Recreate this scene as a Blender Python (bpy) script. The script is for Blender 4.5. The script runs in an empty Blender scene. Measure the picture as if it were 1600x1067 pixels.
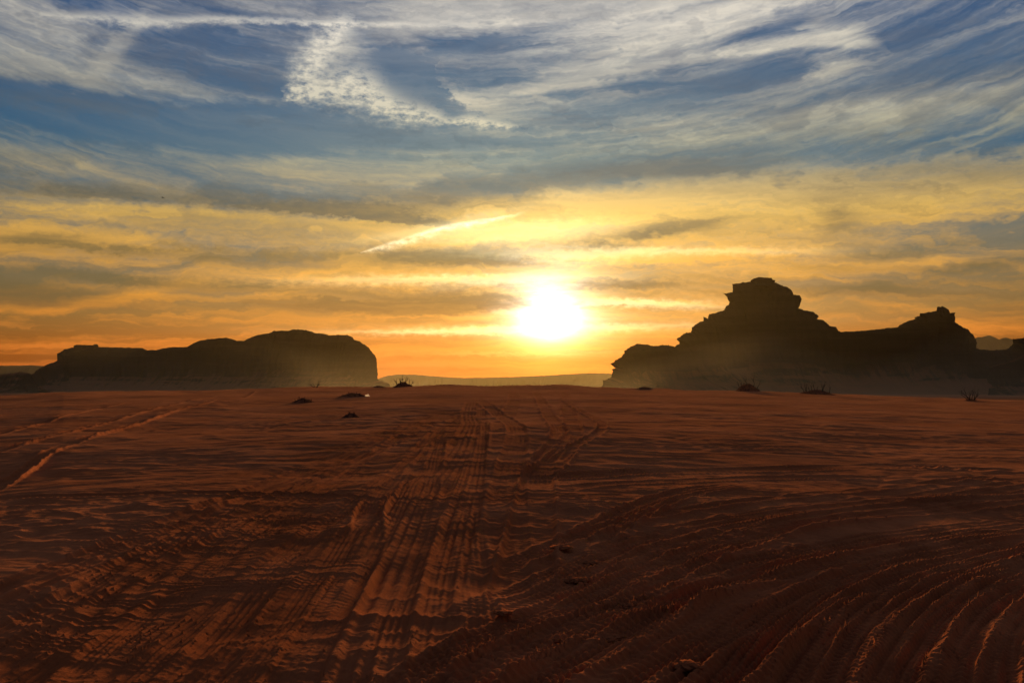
import bpy, bmesh, math, random
import numpy as np
from mathutils import Vector

sc = bpy.context.scene
R = math.radians
rng = np.random.default_rng(7)
random.seed(7)

# ------------------------------------------------------------------ camera
EYE = 1.6
F = 1600.0                      # focal length in photograph pixels (photo is 1600 wide)
HORIZON = 605.0
PITCH = math.atan((HORIZON - 533.5) / F)

def ray(px, py):
    """direction in the place of a point measured on the photograph"""
    x, y, z = (px - 800) / F, 1.0, (533.5 - py) / F
    c, s = math.cos(PITCH), math.sin(PITCH)
    return np.array([x, y * c - z * s, y * s + z * c])

def azel(px, py):
    d = ray(px, py)
    return math.degrees(math.atan2(d[0], d[1])), math.degrees(math.atan2(d[2], math.hypot(d[0], d[1])))

def at(px, py, dist):
    """point that lies dist metres ahead in that direction"""
    d = ray(px, py)
    return np.array([0, 0, EYE]) + d * (dist / d[1])

cam_d = bpy.data.cameras.new('camera')
cam_d.lens = 36.0; cam_d.sensor_width = 36.0; cam_d.clip_start = 0.05; cam_d.clip_end = 60000
cam = bpy.data.objects.new('camera', cam_d)
sc.collection.objects.link(cam)
cam.location = (0, 0, EYE)
cam.rotation_euler = (R(90) + PITCH, 0, 0)
sc.camera = cam
sc.view_settings.view_transform = 'Standard'
sc.view_settings.look = 'None'
sc.view_settings.exposure = 0.0
sc.view_settings.gamma = 1.0

# ------------------------------------------------------------------ sun and sky
SUN_AZ, SUN_EL = azel(858, 496)
sd = bpy.data.lights.new('sun', 'SUN')
sd.energy = 5.0
sd.angle = R(4.5)                 # the sun is veiled by thin cloud: a wide soft source
sd.color = (1.0, 0.56, 0.24)
sun = bpy.data.objects.new('sun', sd)
sc.collection.objects.link(sun)
sv = Vector((math.sin(R(SUN_AZ)) * math.cos(R(SUN_EL)), math.cos(R(SUN_AZ)) * math.cos(R(SUN_EL)), math.sin(R(SUN_EL))))
sun.rotation_euler = sv.to_track_quat('Z', 'Y').to_euler()
sun.location = (0, 0, 60)

def lin(r, g, b):
    f = lambda c: (c / 255 / 12.92) if c / 255 <= 0.04045 else ((c / 255 + 0.055) / 1.055) ** 2.4
    return (f(r), f(g), f(b), 1.0)

world = bpy.data.worlds.new('World')
sc.world = world
world.use_nodes = True
wt = world.node_tree
SKY_STRENGTH = 0.1

class S:
    """a node socket with arithmetic"""
    nt = None
    def __init__(self, sock): self.s = sock
    @staticmethod
    def math(op, *a, clamp=False):
        n = S.nt.nodes.new('ShaderNodeMath'); n.operation = op; n.use_clamp = clamp
        for i, v in enumerate(a):
            if isinstance(v, S): S.nt.links.new(v.s, n.inputs[i])
            else: n.inputs[i].default_value = v
        return S(n.outputs[0])
    def __add__(self, o): return S.math('ADD', self, o)
    __radd__ = __add__
    def __sub__(self, o): return S.math('SUBTRACT', self, o)
    def __rsub__(self, o): return S.math('SUBTRACT', o, self)
    def __mul__(self, o): return S.math('MULTIPLY', self, o)
    __rmul__ = __mul__
    def __truediv__(self, o): return S.math('DIVIDE', self, o)

def vmath(op, *a, out=0, scale=None):
    n = S.nt.nodes.new('ShaderNodeVectorMath'); n.operation = op
    for i, v in enumerate(a):
        if isinstance(v, S): S.nt.links.new(v.s, n.inputs[i])
        else: n.inputs[i].default_value = v
    if scale is not None:
        if isinstance(scale, S): S.nt.links.new(scale.s, n.inputs['Scale'])
        else: n.inputs['Scale'].default_value = scale
    return S(n.outputs[out])
def vdot(a, b): return vmath('DOT_PRODUCT', a, b, out=1)
def comb(x, y, z=0.0):
    n = S.nt.nodes.new('ShaderNodeCombineXYZ')
    for i, v in enumerate((x, y, z)):
        if isinstance(v, S): S.nt.links.new(v.s, n.inputs[i])
        else: n.inputs[i].default_value = v
    return S(n.outputs[0])
def sep(v):
    n = S.nt.nodes.new('ShaderNodeSeparateXYZ'); S.nt.links.new(v.s, n.inputs[0])
    return [S(o) for o in n.outputs]
def noise(vec, scale, detail=4, rough=0.55, dist=0.0, color=False, dims='3D'):
    n = S.nt.nodes.new('ShaderNodeTexNoise'); n.noise_dimensions = dims
    S.nt.links.new(vec.s, n.inputs['Vector'])
    n.inputs['Scale'].default_value = scale; n.inputs['Detail'].default_value = detail
    n.inputs['Roughness'].default_value = rough; n.inputs['Distortion'].default_value = dist
    return S(n.outputs['Color' if color else 'Fac'])
def mixc(f, a, b, mode='MIX', clampf=True):
    n = S.nt.nodes.new('ShaderNodeMix'); n.data_type = 'RGBA'; n.blend_type = mode; n.clamp_factor = clampf
    for i, v in ((0, f), (6, a), (7, b)):
        if isinstance(v, S): S.nt.links.new(v.s, n.inputs[i])
        else: n.inputs[i].default_value = v
    return S(n.outputs[2])
def ramp(f, stops, interp='LINEAR'):
    n = S.nt.nodes.new('ShaderNodeValToRGB'); n.color_ramp.interpolation = interp
    el = n.color_ramp.elements
    while len(el) < len(stops): el.new(0.5)
    for e, (p, c) in zip(el, stops): e.position = p; e.color = c
    S.nt.links.new(f.s, n.inputs[0])
    return S(n.outputs[0])
def sstep(x, lo, hi):
    n = S.nt.nodes.new('ShaderNodeMapRange'); n.interpolation_type = 'SMOOTHSTEP'
    S.nt.links.new(x.s, n.inputs[0])
    for i, v in ((1, lo), (2, hi)): n.inputs[i].default_value = v
    return S(n.outputs[0])

def build_sky():
    S.nt = wt
    tc = wt.nodes.new('ShaderNodeTexCoord')
    D = S(tc.outputs['Generated'])
    x, y, z = sep(D)
    az = S.math('ARCTAN2', x, y) * (180 / math.pi)
    el = S.math('ARCSINE', z) * (180 / math.pi)
    A0 = comb(az, el, 0.0)                                   # azimuth and elevation in degrees
    # feathery distortion of everything that follows
    w1 = noise(vmath('MULTIPLY', A0, (0.26, 0.52, 1)), 1.0, 4, 0.6, dims='2D') - 0.5
    n_fine = noise(vmath('MULTIPLY', A0, (1.5, 3.2, 1)), 1.0, 5, 0.66, dims='2D')
    A = vmath('ADD', A0, vmath('SCALE', (2.2, -1.0, 0.0), scale=w1))
    A2 = vmath('ADD', A0, vmath('SCALE', (1.3, 0.55, 0.0), scale=n_fine - 0.5))
    # cloud deck seen in perspective
    zz = S.math('MAXIMUM', z, 0.0) + 0.10
    Pw = vmath('ADD', comb(x / zz, y / zz, 0.0), vmath('SCALE', (0.8, 0.8, 0.0), scale=w1))
    n_str = noise(vmath('MULTIPLY', Pw, (0.62, 1.75, 1)), 1.0, 6, 0.58, dims='2D')    # streaks lying across the view
    n_pat = noise(vmath('MULTIPLY', Pw, (0.85, 2.9, 1)), 0.8, 4, 0.55, 0.5, dims='2D')    # thicker patches
    # fibrous cirrus, combed upwards to the right
    arc = el - az * az * 0.0057 + w1 * 1.1
    n_fib = noise(comb(az * 0.055 + w1 * 0.5, arc * 0.80, 0), 1.0, 7, 0.64, 0.15, dims='2D')
    n_hair = noise(comb(az * 0.16 + arc * 0.12, arc * 1.7 - az * 0.10, 0), 1.0, 4, 0.6, 0.2, dims='2D')

    n_hr2 = noise(comb(az * 0.10 + w1 * 0.4, el * 1.25 - az * 0.02 + w1 * 0.9, 0), 1.0, 6, 0.62, 0.2, dims='2D')
    packs = {}
    for key, V in (('a', A), ('b', A2)):
        va, ve, _ = sep(V)
        packs[key] = (comb(va, va, va), comb(ve, ve, ve))
    def field(items):
        """sum of soft elliptical clouds (key, px, py, rx px, ry px, tilt deg, strength), three to a node group"""
        tot = None
        for key in ('a', 'b'):
            its = [i for i in items if i[0] == key]
            for j in range(0, len(its), 3):
                g = its[j:j + 3]
                while len(g) < 3: g = g + [(key, 800, 300, 50, 50, 0, 0.0)]
                M = np.zeros((6, 3)); amp = []
                for c, (_, px, py, rx, ry, tilt, am) in enumerate(g):
                    a0, e0 = azel(px, py); kx, ky = F / 57.3 / rx, F / 57.3 / ry
                    co, si = math.cos(R(tilt)), math.sin(R(tilt))
                    M[0, c], M[1, c] = co * kx, si * kx
                    M[2, c], M[3, c] = -si * ky, co * ky
                    M[4, c] = -(a0 * M[0, c] + e0 * M[1, c]); M[5, c] = -(a0 * M[2, c] + e0 * M[3, c])
                    amp.append(am)
                a3, e3 = packs[key]
                t = lambda r: tuple(M[r])
                q1 = vmath('MULTIPLY_ADD', a3, t(0), vmath('MULTIPLY_ADD', e3, t(1), t(4)))
                q2 = vmath('MULTIPLY_ADD', a3, t(2), vmath('MULTIPLY_ADD', e3, t(3), t(5)))
                q = vmath('MULTIPLY_ADD', q1, q1, vmath('MULTIPLY', q2, q2))
                v = vdot(vmath('DIVIDE', tuple(amp), vmath('MULTIPLY_ADD', q, q, (1, 1, 1))), (1, 1, 1))
                tot = v if tot is None else tot + v
        return tot
    def stroke(V, pts, up=1.0, down=1.0):
        """a band of cloud along measured points (px, py, half width px, strength); up / down > 1 sharpen that side"""
        P_ = [np.array(azel(p[0], p[1])) for p in pts]
        a0, a1 = P_[0], P_[-1]
        L = np.linalg.norm(a1 - a0); t = (a1 - a0) / L; nrm = np.array([-t[1], t[0]])
        if nrm[1] < 0: nrm = -nrm
        q = vmath('SUBTRACT', V, (a0[0], a0[1], 0))
        s = vdot(q, (t[0] / L, t[1] / L, 0)); n_ = vdot(q, (nrm[0] / 10, nrm[1] / 10, 0))
        cv = wt.nodes.new('ShaderNodeRGBCurve')
        for ch in range(3):
            c = cv.mapping.curves[ch]
            vals = []
            for p, m in zip(pts, P_):
                sx = float(np.dot(m - a0, t) / L)
                vals.append((sx, (float(np.dot(m - a0, nrm)) / 10 + 0.5, p[2] / F * 5.73, p[3] / 2)[ch]))
            c.points[0].location = vals[0]; c.points[1].location = vals[-1]
            for v in vals[1:-1]: c.points.new(*v)
        cv.mapping.extend = 'HORIZONTAL'
        cv.mapping.update()
        wt.links.new(s.s, cv.inputs['Color'])
        c, w, i = sep(S(cv.outputs[0]))
        d = (n_ + 0.5 - c) / w
        if up != 1.0 or down != 1.0:
            d = S.math('MAXIMUM', d * up, d * -down)
        return S.math('POWER', 0.3, d * d) * i

    # ---- high white cirrus
    hi = field([
        ('a', 900, 8, 300, 42, 2, .95), ('a', 1075, 46, 105, 34, 6, .40), ('a', 640, 38, 120, 20, 20, .6),
        ('b', 1298, 100, 36, 16, 4, .80), ('a', 20, 45, 130, 60, -12, .34), ('b', 182, 75, 13, 66, -38, .60),
        ('a', 1240, 190, 330, 26, 3, .46), ('a', 1480, 180, 190, 34, 8, .34), ('a', 1380, 170, 200, 30, 8, .2),
        ('a', 620, 255, 330, 22, 2, .34), ('a', 60, 252, 140, 17, -8, .42), ('b', 1235, 3, 70, 6, 6, .45),
       
        ('a', 250, 193, 430, 25, -3, -.62), ('a', 340, 92, 150, 45, -4, -.24), ('a', 780, 66, 120, 12, 10, -.6),
        ('a', 1195, 35, 75, 24, 0, -.42), ('a', 1290, 243, 200, 24, 0, -.36), ('a', 640, 125, 80, 46, -30, -.42),
        ('a', 1120, 142, 190, 17, 9, -.36), ('a', 930, 98, 170, 15, 15, .55), ('a', 620, 95, 70, 18, -35, -.25), ('a', 1440, 110, 150, 20, 10, -.3), ('a', 1530, 60, 170, 70, 0, -.16), ('b', 600, 205, 150, 10, -8, -.45),])
    hi = hi + stroke(A, [(800, 150, 6, 0), (880, 132, 15, 1.3), (1010, 106, 17, 1.6), (1150, 80, 14, 1.5), (1270, 62, 16, 1.9), (1350, 70, 20, 1.5), (1400, 82, 8, 0)], up=0.9, down=1.7)
    hi = hi + stroke(A2, [(684, 96, 5, 0), (683, 122, 7, .9), (706, 145, 9, 1.4), (750, 172, 10, 1.3), (830, 196, 13, .6), (900, 205, 14, 0)], up=0.5, down=1.6)
    hi = hi + stroke(A, [(-150, 70, 45, .7), (0, 105, 45, .9), (150, 133, 42, 1.0), (280, 154, 34, .84), (420, 160, 26, .36), (520, 152, 20, 0)], up=0.75, down=3.5)
    hi = hi + sstep(el, 6.0, 13.0) * 0.05 + sstep(el, 19.0, 26.0) * 0.16
    fibre = n_fib * 1.0 + n_hair * 0.34 + n_fine * 0.16 - 0.75
    d_hi = (sstep(hi * 1.0 + fibre * 1.55 + sstep(az, 2.0, 14.0) * 0.07 - 0.04, -0.22, 1.0) * (n_hair * 0.65 + 0.55) * 0.92 + sstep(n_fib * 0.7 + n_hair * 0.3, 0.30, 0.75) * (sstep(az, -12.0, 18.0) * 0.16 + 0.13)) * sstep(el, 5.0, 12.0)
    # crisp clouds: vapour trail and curling altocumulus
    tr = stroke(A2, [(60, 20, 2, 0), (95, 25, 6, 1.1), (160, 27, 8, 1.4), (235, 35, 9, 1.6), (330, 31, 6, 1.5), (430, 33, 5, 1.4), (520, 37, 4, 1.3), (660, 40, 4, .8), (790, 42, 3, 0)])
    cu = stroke(A2, [(552, 24, 14, 0), (524, 58, 24, 1.5), (496, 92, 26, 1.6), (474, 128, 22, 1.2), (462, 165, 12, 0)])
    cu = cu + stroke(A2, [(440, 148, 8, 0), (500, 144, 22, 1.5), (560, 142, 36, 1.8), (620, 172, 24, 1.8), (680, 184, 14, 1.7), (702, 189, 7, 1.3), (735, 189, 11, 1.9), (775, 194, 8, 1.7), (812, 199, 3, 0)], up=1.0, down=1.3)
    crisp = S.math('MULTIPLY', tr * (n_fine * 1.4 + 0.1) + cu * (n_fine * 3.4 - 0.80), 1.0, clamp=True)

    # ---- low golden deck
    lo = field([
        ('a', 860, 330, 260, 34, 4, .40), ('a', 1250, 330, 300, 26, 0, .28),
         ('b', 170, 468, 130, 9, 14, .5),
         ('a', 200, 380, 260, 18, 0, .25),
        ('b', 1010, 405, 120, 7, 0, .5), ('b', 1130, 400, 140, 10, 2, .35), ('b', 520, 430, 120, 6, 3, .5),
        ('a', 1450, 330, 200, 26, 0, .3), ('a', 740, 370, 110, 14, 8, .6), ('a', 1000, 320, 160, 14, 0, .4)])
    el_t = el - az * 0.05                                     # the golden deck reaches higher on the right
    lo = lo + sstep(el_t, 12.3, 9.6) * 0.36
    lo = lo + stroke(A2, [(-160, 300, 26, .6), (0, 320, 26, 1.1), (200, 325, 26, 1.2), (400, 338, 22, 1.1), (600, 352, 18, 1.0), (700, 360, 8, 0)], up=4.0, down=0.35)
    d_lo = S.math('MULTIPLY', lo + (n_str * 1.15 + n_pat * 0.35 + n_hr2 * 0.42 + n_fine * 0.10 - 1.03) * 2.8, 1.0, clamp=True) * sstep(el_t, 12.6, 9.9)
    gl = field([('b', 700, 437, 170, 7, 1, .75), ('b', 850, 514, 200, 6, 1, .8), ('b', 800, 362, 150, 17, 3, .55), ('b', 985, 473, 120, 6, -3, .6), ('b', 700, 520, 150, 3, 0, .5), ('b', 840, 553, 130, 3, 0, .45), ('b', 900, 397, 140, 8, 0, .5), ('b', 690, 352, 120, 6, 12, .2), ('b', 1100, 392, 150, 5, -2, .35)])
    trail = stroke(A2, [(560, 396, 1.5, 0), (590, 387, 3.5, 1.3), (640, 372, 6, 1.6), (700, 354, 5, 2.0), (760, 344, 4, 1.9), (800, 336, 3, .9), (825, 330, 2, 0)], up=1.6, down=0.7)

    # ---- thick unlit cloud
    dk = field([
        ('a', 25, 452, 85, 17, -6, .95), ('b', 160, 434, 90, 8, -5, .75), ('a', 1055, 358, 85, 12, 6, .85),
        ('a', 1310, 344, 34, 18, 0, .55), ('a', 1345, 457, 80, 12, 6, .5), ('a', 1540, 417, 90, 9, 3, .6),
        ('a', 1400, 393, 110, 9, 3, .5), ('b', 640, 470, 170, 15, 2, .8), ('b', 700, 483, 110, 9, 3, .6),
        ('b', 480, 452, 130, 9, 0, .5), ('b', 700, 403, 110, 11, 0, .75),
        ('b', 950, 386, 70, 7, 0, .5), ('a', 790, 300, 170, 22, 8, .6), ('b', 330, 398, 190, 12, 0, .4),
        ('a', 1040, 262, 200, 18, 0, .5), ('a', 1450, 270, 170, 14, 0, .45), ('b', 300, 440, 120, 8, 0, .4),
         ('b', 1000, 445, 60, 5, 0, .45),
        ('b', 60, 372, 60, 7, 3, .6), ('b', 170, 390, 70, 6, -3, .5)])
    dk = dk + stroke(A2, [(-100, 286, 18, .8), (100, 303, 14, 1.1), (300, 315, 14, 1.2), (480, 330, 12, 1.6), (620, 345, 9, 2.0), (720, 357, 4, 0)], up=0.5, down=2.5)
    d_dk = S.math('MULTIPLY', dk + (n_pat * 1.05 + n_hr2 * 0.55 - 0.74) * 1.9, 1.0, clamp=True) * sstep(el, 1.8, 4.2)

    # ---- colours
    th = S.math('ARCCOSINE', S.math('MINIMUM', vdot(D, tuple(sv)), 1.0)) * (180 / math.pi)      # angle from the sun
    near = S.math('POWER', 0.5, th / 45.0)                     # clouds away from the sun are lit less
    sky = wt.nodes.new('ShaderNodeTexSky')
    sky.sky_type = 'NISHITA'; sky.sun_disc = False
    sky.sun_elevation = R(SUN_EL); sky.sun_rotation = R(SUN_AZ)
    sky.air_density = 1.3; sky.dust_density = 1.3; sky.ozone_density = 4.0
    base = vmath('SCALE', S(sky.outputs[0]), scale=SKY_STRENGTH)
    e01 = el / 90.0
    k = lambda py: azel(800, py)[1] / 90.0
    # the clear air between the clouds: deeper blue with height
    tint = ramp(e01, [(0.0, (.90, .28, .07, 1)), (k(555), (.96, .34, .09, 1)), (k(490), (1.0, .66, .36, 1)), (k(380), (.72, .74, .72, 1)), (k(250), (.36, .74, 1.05, 1)), (k(60), (.25, .63, 1.08, 1)), (0.6, (.28, .58, 1.15, 1))])
    base = vmath('MULTIPLY', vmath('DIVIDE', base, vmath('MULTIPLY_ADD', base, (0.85, 0.85, 0.85), (1, 1, 1))), tint)
    lit = ramp(e01, [(0.0, lin(232, 106, 36)), (k(540), lin(246, 136, 46)), (k(460), lin(250, 168, 58)), (k(340), lin(242, 194, 98)), (k(250), lin(192, 186, 152)), (k(170), lin(212, 205, 182)), (k(40), lin(234, 227, 213)), (0.6, lin(205, 200, 200))])
    shade = ramp(e01, [(0.0, lin(190, 110, 50)), (k(520), lin(160, 108, 54)), (k(460), lin(114, 100, 66)), (k(400), lin(110, 102, 72)), (k(330), lin(98, 98, 86)), (k(250), lin(104, 112, 112)), (k(100), lin(96, 108, 128)), (0.6, lin(90, 100, 120))])
    bright = near * 1.10 + 0.04
    lit_b = vmath('SCALE', lit, scale=bright)
    col = mixc(d_hi * 0.88, base, lit_b)
    col = mixc(d_lo * 0.88, col, lit_b)
    col = mixc(d_dk * 0.78, col, vmath('SCALE', shade, scale=bright))
    col = mixc(crisp * 0.92, col, vmath('SCALE', lit_b, scale=1.15))
    # ---- glare of the sun through the thin cloud
    thw = th * (1.0 + (n_str - 0.5) * 0.6 + (n_hr2 - 0.5) * 0.6)
    core = S.math('POWER', 2.718, thw * (-1.0 / 0.84))
    halo = S.math('POWER', 2.718, thw * thw * (-1.0 / (3.6 ** 2)))
    wide = S.math('POWER', 2.718, th * (-1.0 / 7.5))
    veil = S.math('MULTIPLY', d_lo * 1.0 - d_dk * 0.95 + 0.34, 1.0, clamp=True)
    glow = vmath('SCALE', (1.0, 0.93, 0.74), scale=core * (9.0 - d_dk * 5.0))
    glow = vmath('ADD', glow, vmath('SCALE', (1.0, 0.76, 0.26), scale=halo * veil * 0.85))
    glow = vmath('ADD', glow, vmath('SCALE', (1.0, 0.60, 0.12), scale=wide * veil * 0.42))
    glow = vmath('ADD', glow, vmath('SCALE', (1.0, 0.82, 0.42), scale=gl * (n_hr2 * 1.5 + 0.05)))
    # low down the light has come through the most dust: redder
    col = vmath('ADD', col, vmath('MULTIPLY', glow, ramp(e01, [(0.0, (.75, .26, .06, 1)), (k(565), (.82, .28, .07, 1)), (k(540), (1, .62, .34, 1)), (k(510), (1, 1, 1, 1)), (1.0, (1, 1, 1, 1))])))
    col = vmath('ADD', col, vmath('SCALE', (1.0, 0.86, 0.55), scale=trail * (n_fine * 2.2 - 0.42)))
    bg = wt.nodes['Background']
    wt.links.new(vmath('SCALE', col, scale=1.0 / SKY_STRENGTH).s, bg.inputs['Color'])
    bg.inputs['Strength'].default_value = SKY_STRENGTH
build_sky()
sc.cycles.use_adaptive_sampling = True
sc.cycles.adaptive_threshold = 0.01
sc.cycles.adaptive_min_samples = 80
sc.cycles.max_bounces = 4
world.cycles.sampling_method = 'NONE'      # the sky is smooth: gathered by bounces
sc.cycles.volume_bounces = 1

# ------------------------------------------------------------------ helpers for geometry
C = sc.collection

def new_mat(name):
    m = bpy.data.materials.new(name); m.use_nodes = True
    S.nt = m.node_tree
    return m, m.node_tree.nodes['Principled BSDF']

def set_in(node, name, v):
    if isinstance(v, S): node.id_data.links.new(v.s, node.inputs[name])
    else: node.inputs[name].default_value = v

def bump(height, strength, dist):
    n = S.nt.nodes.new('ShaderNodeBump')
    S.nt.links.new(height.s, n.inputs['Height'])
    n.inputs['Strength'].default_value = strength; n.inputs['Distance'].default_value = dist
    return S(n.outputs[0])

def pos():
    n = S.nt.nodes.new('ShaderNodeNewGeometry')
    return S(n.outputs['Position'])

# sand: iron-red, slightly mottled, dry and matt
M_SAND, b = new_mat('red_sand')
p = pos()
mott = noise(p, 0.35, 5, 0.6); grain = noise(p, 26.0, 4, 0.65); patch = noise(vmath('MULTIPLY', p, (1, .5, 1)), 2.6, 4, 0.6)
c1 = mixc(sstep(mott, 0.38, 0.62), (0.360, 0.094, 0.033, 1), (0.540, 0.166, 0.062, 1))
c1 = mixc(sstep(patch, 0.42, 0.62) * 0.65, c1, (0.320, 0.096, 0.037, 1))
c1 = mixc(grain * 0.35, c1, (0.50, 0.19, 0.082, 1))
an = S.nt.nodes.new('ShaderNodeAttribute'); an.attribute_name = 'turned'     # sand freshly turned by wheels is redder and darker than the crust
c1 = mixc(S(an.outputs['Fac']) * (patch * 0.9 + 0.25), c1, (0.285, 0.072, 0.024, 1))
set_in(b, 'Base Color', c1); set_in(b, 'Roughness', 1.0); set_in(b, 'Specular IOR Level', 0.0)
set_in(b, 'Sheen Weight', 0.10); set_in(b, 'Sheen Roughness', 0.45); set_in(b, 'Sheen Tint', (1.0, 0.50, 0.20, 1))
set_in(b, 'Normal', bump(noise(p, 70.0, 4, 0.7) * 1.6 + noise(vmath('MULTIPLY', p, (1, 2.2, 1)), 7.0, 4, 0.6) * 1.5 + noise(vmath('MULTIPLY', p, (.7, 2.4, 1)), 1.6, 5, 0.6) * 2.5, 0.4, 0.025))

# sandstone: dark red-brown with bedding
M_ROCK, b = new_mat('sandstone')
p = pos()
bed = noise(vmath('MULTIPLY', p, (0.012, 0.012, 0.16)), 1.0, 5, 0.62)
streak = noise(vmath('MULTIPLY', p, (0.10, 0.10, 0.014)), 1.0, 5, 0.62)
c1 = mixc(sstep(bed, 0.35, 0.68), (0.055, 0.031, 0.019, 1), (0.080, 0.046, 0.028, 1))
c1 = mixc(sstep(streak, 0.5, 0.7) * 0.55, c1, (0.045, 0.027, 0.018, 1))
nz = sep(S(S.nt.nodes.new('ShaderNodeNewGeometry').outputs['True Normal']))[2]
c1 = mixc(sstep(nz + (noise(p, 0.05, 5, .65) - 0.5) * 0.9, 0.40, 1.0) * sstep(sep(p)[2] + (noise(p, 0.03, 4, .6) - 0.5) * 30.0, 34.0, 2.0) * 0.8, c1, (0.34, 0.135, 0.062, 1))  # pale sand colour painted low on the rock to imitate glowing dust haze
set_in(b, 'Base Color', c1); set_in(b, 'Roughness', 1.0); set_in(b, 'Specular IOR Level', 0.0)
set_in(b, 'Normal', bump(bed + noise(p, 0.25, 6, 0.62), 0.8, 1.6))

M_HILL, b = new_mat('far_rock')
p = pos()
c1 = mixc(noise(vmath('MULTIPLY', p, (0.004, 0.004, 0.03)), 1.0, 5, 0.6), (0.12, 0.07, 0.045, 1), (0.15, 0.09, 0.06, 1))
set_in(b, 'Base Color', c1); set_in(b, 'Roughness', 1.0); set_in(b, 'Specular IOR Level', 0.0)

M_TWIG, b = new_mat('dry_twig')
p = pos()
set_in(b, 'Base Color', mixc(noise(p, 18.0, 3), (0.045, 0.030, 0.020, 1), (0.105, 0.072, 0.045, 1))); set_in(b, 'Roughness', 1.0); set_in(b, 'Specular IOR Level', 0.0)

M_HUM, b = new_mat('rooted_sand')
p = pos()
set_in(b, 'Base Color', mixc(sstep(noise(p, 6.0, 5, .65), .38, .62), (0.140, 0.056, 0.028, 1), (0.33, 0.108, 0.044, 1))); set_in(b, 'Roughness', 1.0); set_in(b, 'Specular IOR Level', 0.0)
set_in(b, 'Normal', bump(noise(p, 14.0, 5, 0.7), 0.8, 0.06))

M_CLOD, b = new_mat('crusted_sand')
p = pos()
set_in(b, 'Base Color', mixc(noise(p, 30.0, 4, .65), (0.30, 0.080, 0.028, 1), (0.42, 0.14, 0.055, 1))); set_in(b, 'Roughness', 1.0); set_in(b, 'Specular IOR Level', 0.0)
set_in(b, 'Normal', bump(noise(p, 60.0, 4, 0.7), 0.7, 0.02))

M_FILM, b = new_mat('thin_plastic')
p = pos()
set_in(b, 'Base Color', mixc(noise(p, 20.0, 2), (0.80, 0.78, 0.72, 1), (0.88, 0.87, 0.84, 1))); set_in(b, 'Roughness', 0.35)
tr_ = S.nt.nodes.new('ShaderNodeBsdfTranslucent'); tr_.inputs[0].default_value = (0.9, 0.88, 0.82, 1)
ms = S.nt.nodes.new('ShaderNodeMixShader'); ms.inputs[0].default_value = 0.8
S.nt.links.new(b.outputs[0], ms.inputs[1]); S.nt.links.new(tr_.outputs[0], ms.inputs[2])
S.nt.links.new(ms.outputs[0], S.nt.nodes['Material Output'].inputs['Surface'])

M_BIRD, b = new_mat('dark_plumage')
p = pos()
set_in(b, 'Base Color', mixc(noise(p, 8.0, 3), (0.03, 0.028, 0.026, 1), (0.07, 0.06, 0.05, 1))); set_in(b, 'Roughness', 0.7)

# lattice noise in numpy
PERM = rng.permutation(1024).astype(np.int64)
GA = rng.uniform(0, 2 * np.pi, 1024); GX, GY = np.cos(GA), np.sin(GA)
def gnoise(x, y, seed=0):
    xi = np.floor(x).astype(np.int64); yi = np.floor(y).astype(np.int64)
    fx = x - xi; fy = y - yi
    u = fx * fx * fx * (fx * (fx * 6 - 15) + 10); v = fy * fy * fy * (fy * (fy * 6 - 15) + 10)
    def g(ix, iy, dx, dy):
        h = PERM[(PERM[(ix + seed * 131) & 1023] + iy) & 1023]
        return GX[h] * dx + GY[h] * dy
    a = g(xi, yi, fx, fy); b_ = g(xi + 1, yi, fx - 1, fy)
    c = g(xi, yi + 1, fx, fy - 1); d = g(xi + 1, yi + 1, fx - 1, fy - 1)
    return (a + (b_ - a) * u + (c - a) * v + (a - b_ - c + d) * u * v) * 1.5
def fbm(x, y, octv=4, seed=0, gain=0.5):
    t = np.zeros_like(x); amp = 1.0; f = 1.0
    for o in range(octv):
        t += amp * gnoise(x * f + o * 17.3, y * f - o * 9.1, seed + o); amp *= gain; f *= 2.03
    return t
def smooth(x, a, b_):
    t = np.clip((x - a) / (b_ - a), 0, 1)
    return t * t * (3 - 2 * t)

def mesh_np(name, verts, quads, mat, shade_smooth=True):
    me = bpy.data.meshes.new(name)
    verts = np.asarray(verts, np.float32); quads = np.asarray(quads, np.int32)
    k = quads.shape[1]
    me.vertices.add(len(verts)); me.vertices.foreach_set('co', verts.ravel())
    me.loops.add(quads.size); me.loops.foreach_set('vertex_index', quads.ravel())
    me.polygons.add(len(quads)); me.polygons.foreach_set('loop_start', np.arange(0, quads.size, k, dtype=np.int32))
    me.polygons.foreach_set('use_smooth', np.full(len(quads), shade_smooth))
    me.update(calc_edges=True); me.validate()
    me.materials.append(mat)
    return me
def obj(name, me, parent=None):
    o = bpy.data.objects.new(name, me); C.objects.link(o)
    if parent is not None: o.parent = parent
    return o
def empty(name, loc=(0, 0, 0)):
    o = bpy.data.objects.new(name, None); C.objects.link(o); o.location = loc; o.empty_display_size = 0.2
    return o
def tag(o, label, cat, group=None):
    o['label'] = label; o['category'] = cat
    if group: o['group'] = group
    return o
def struct(o):
    o['kind'] = 'structure'; return o

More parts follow.
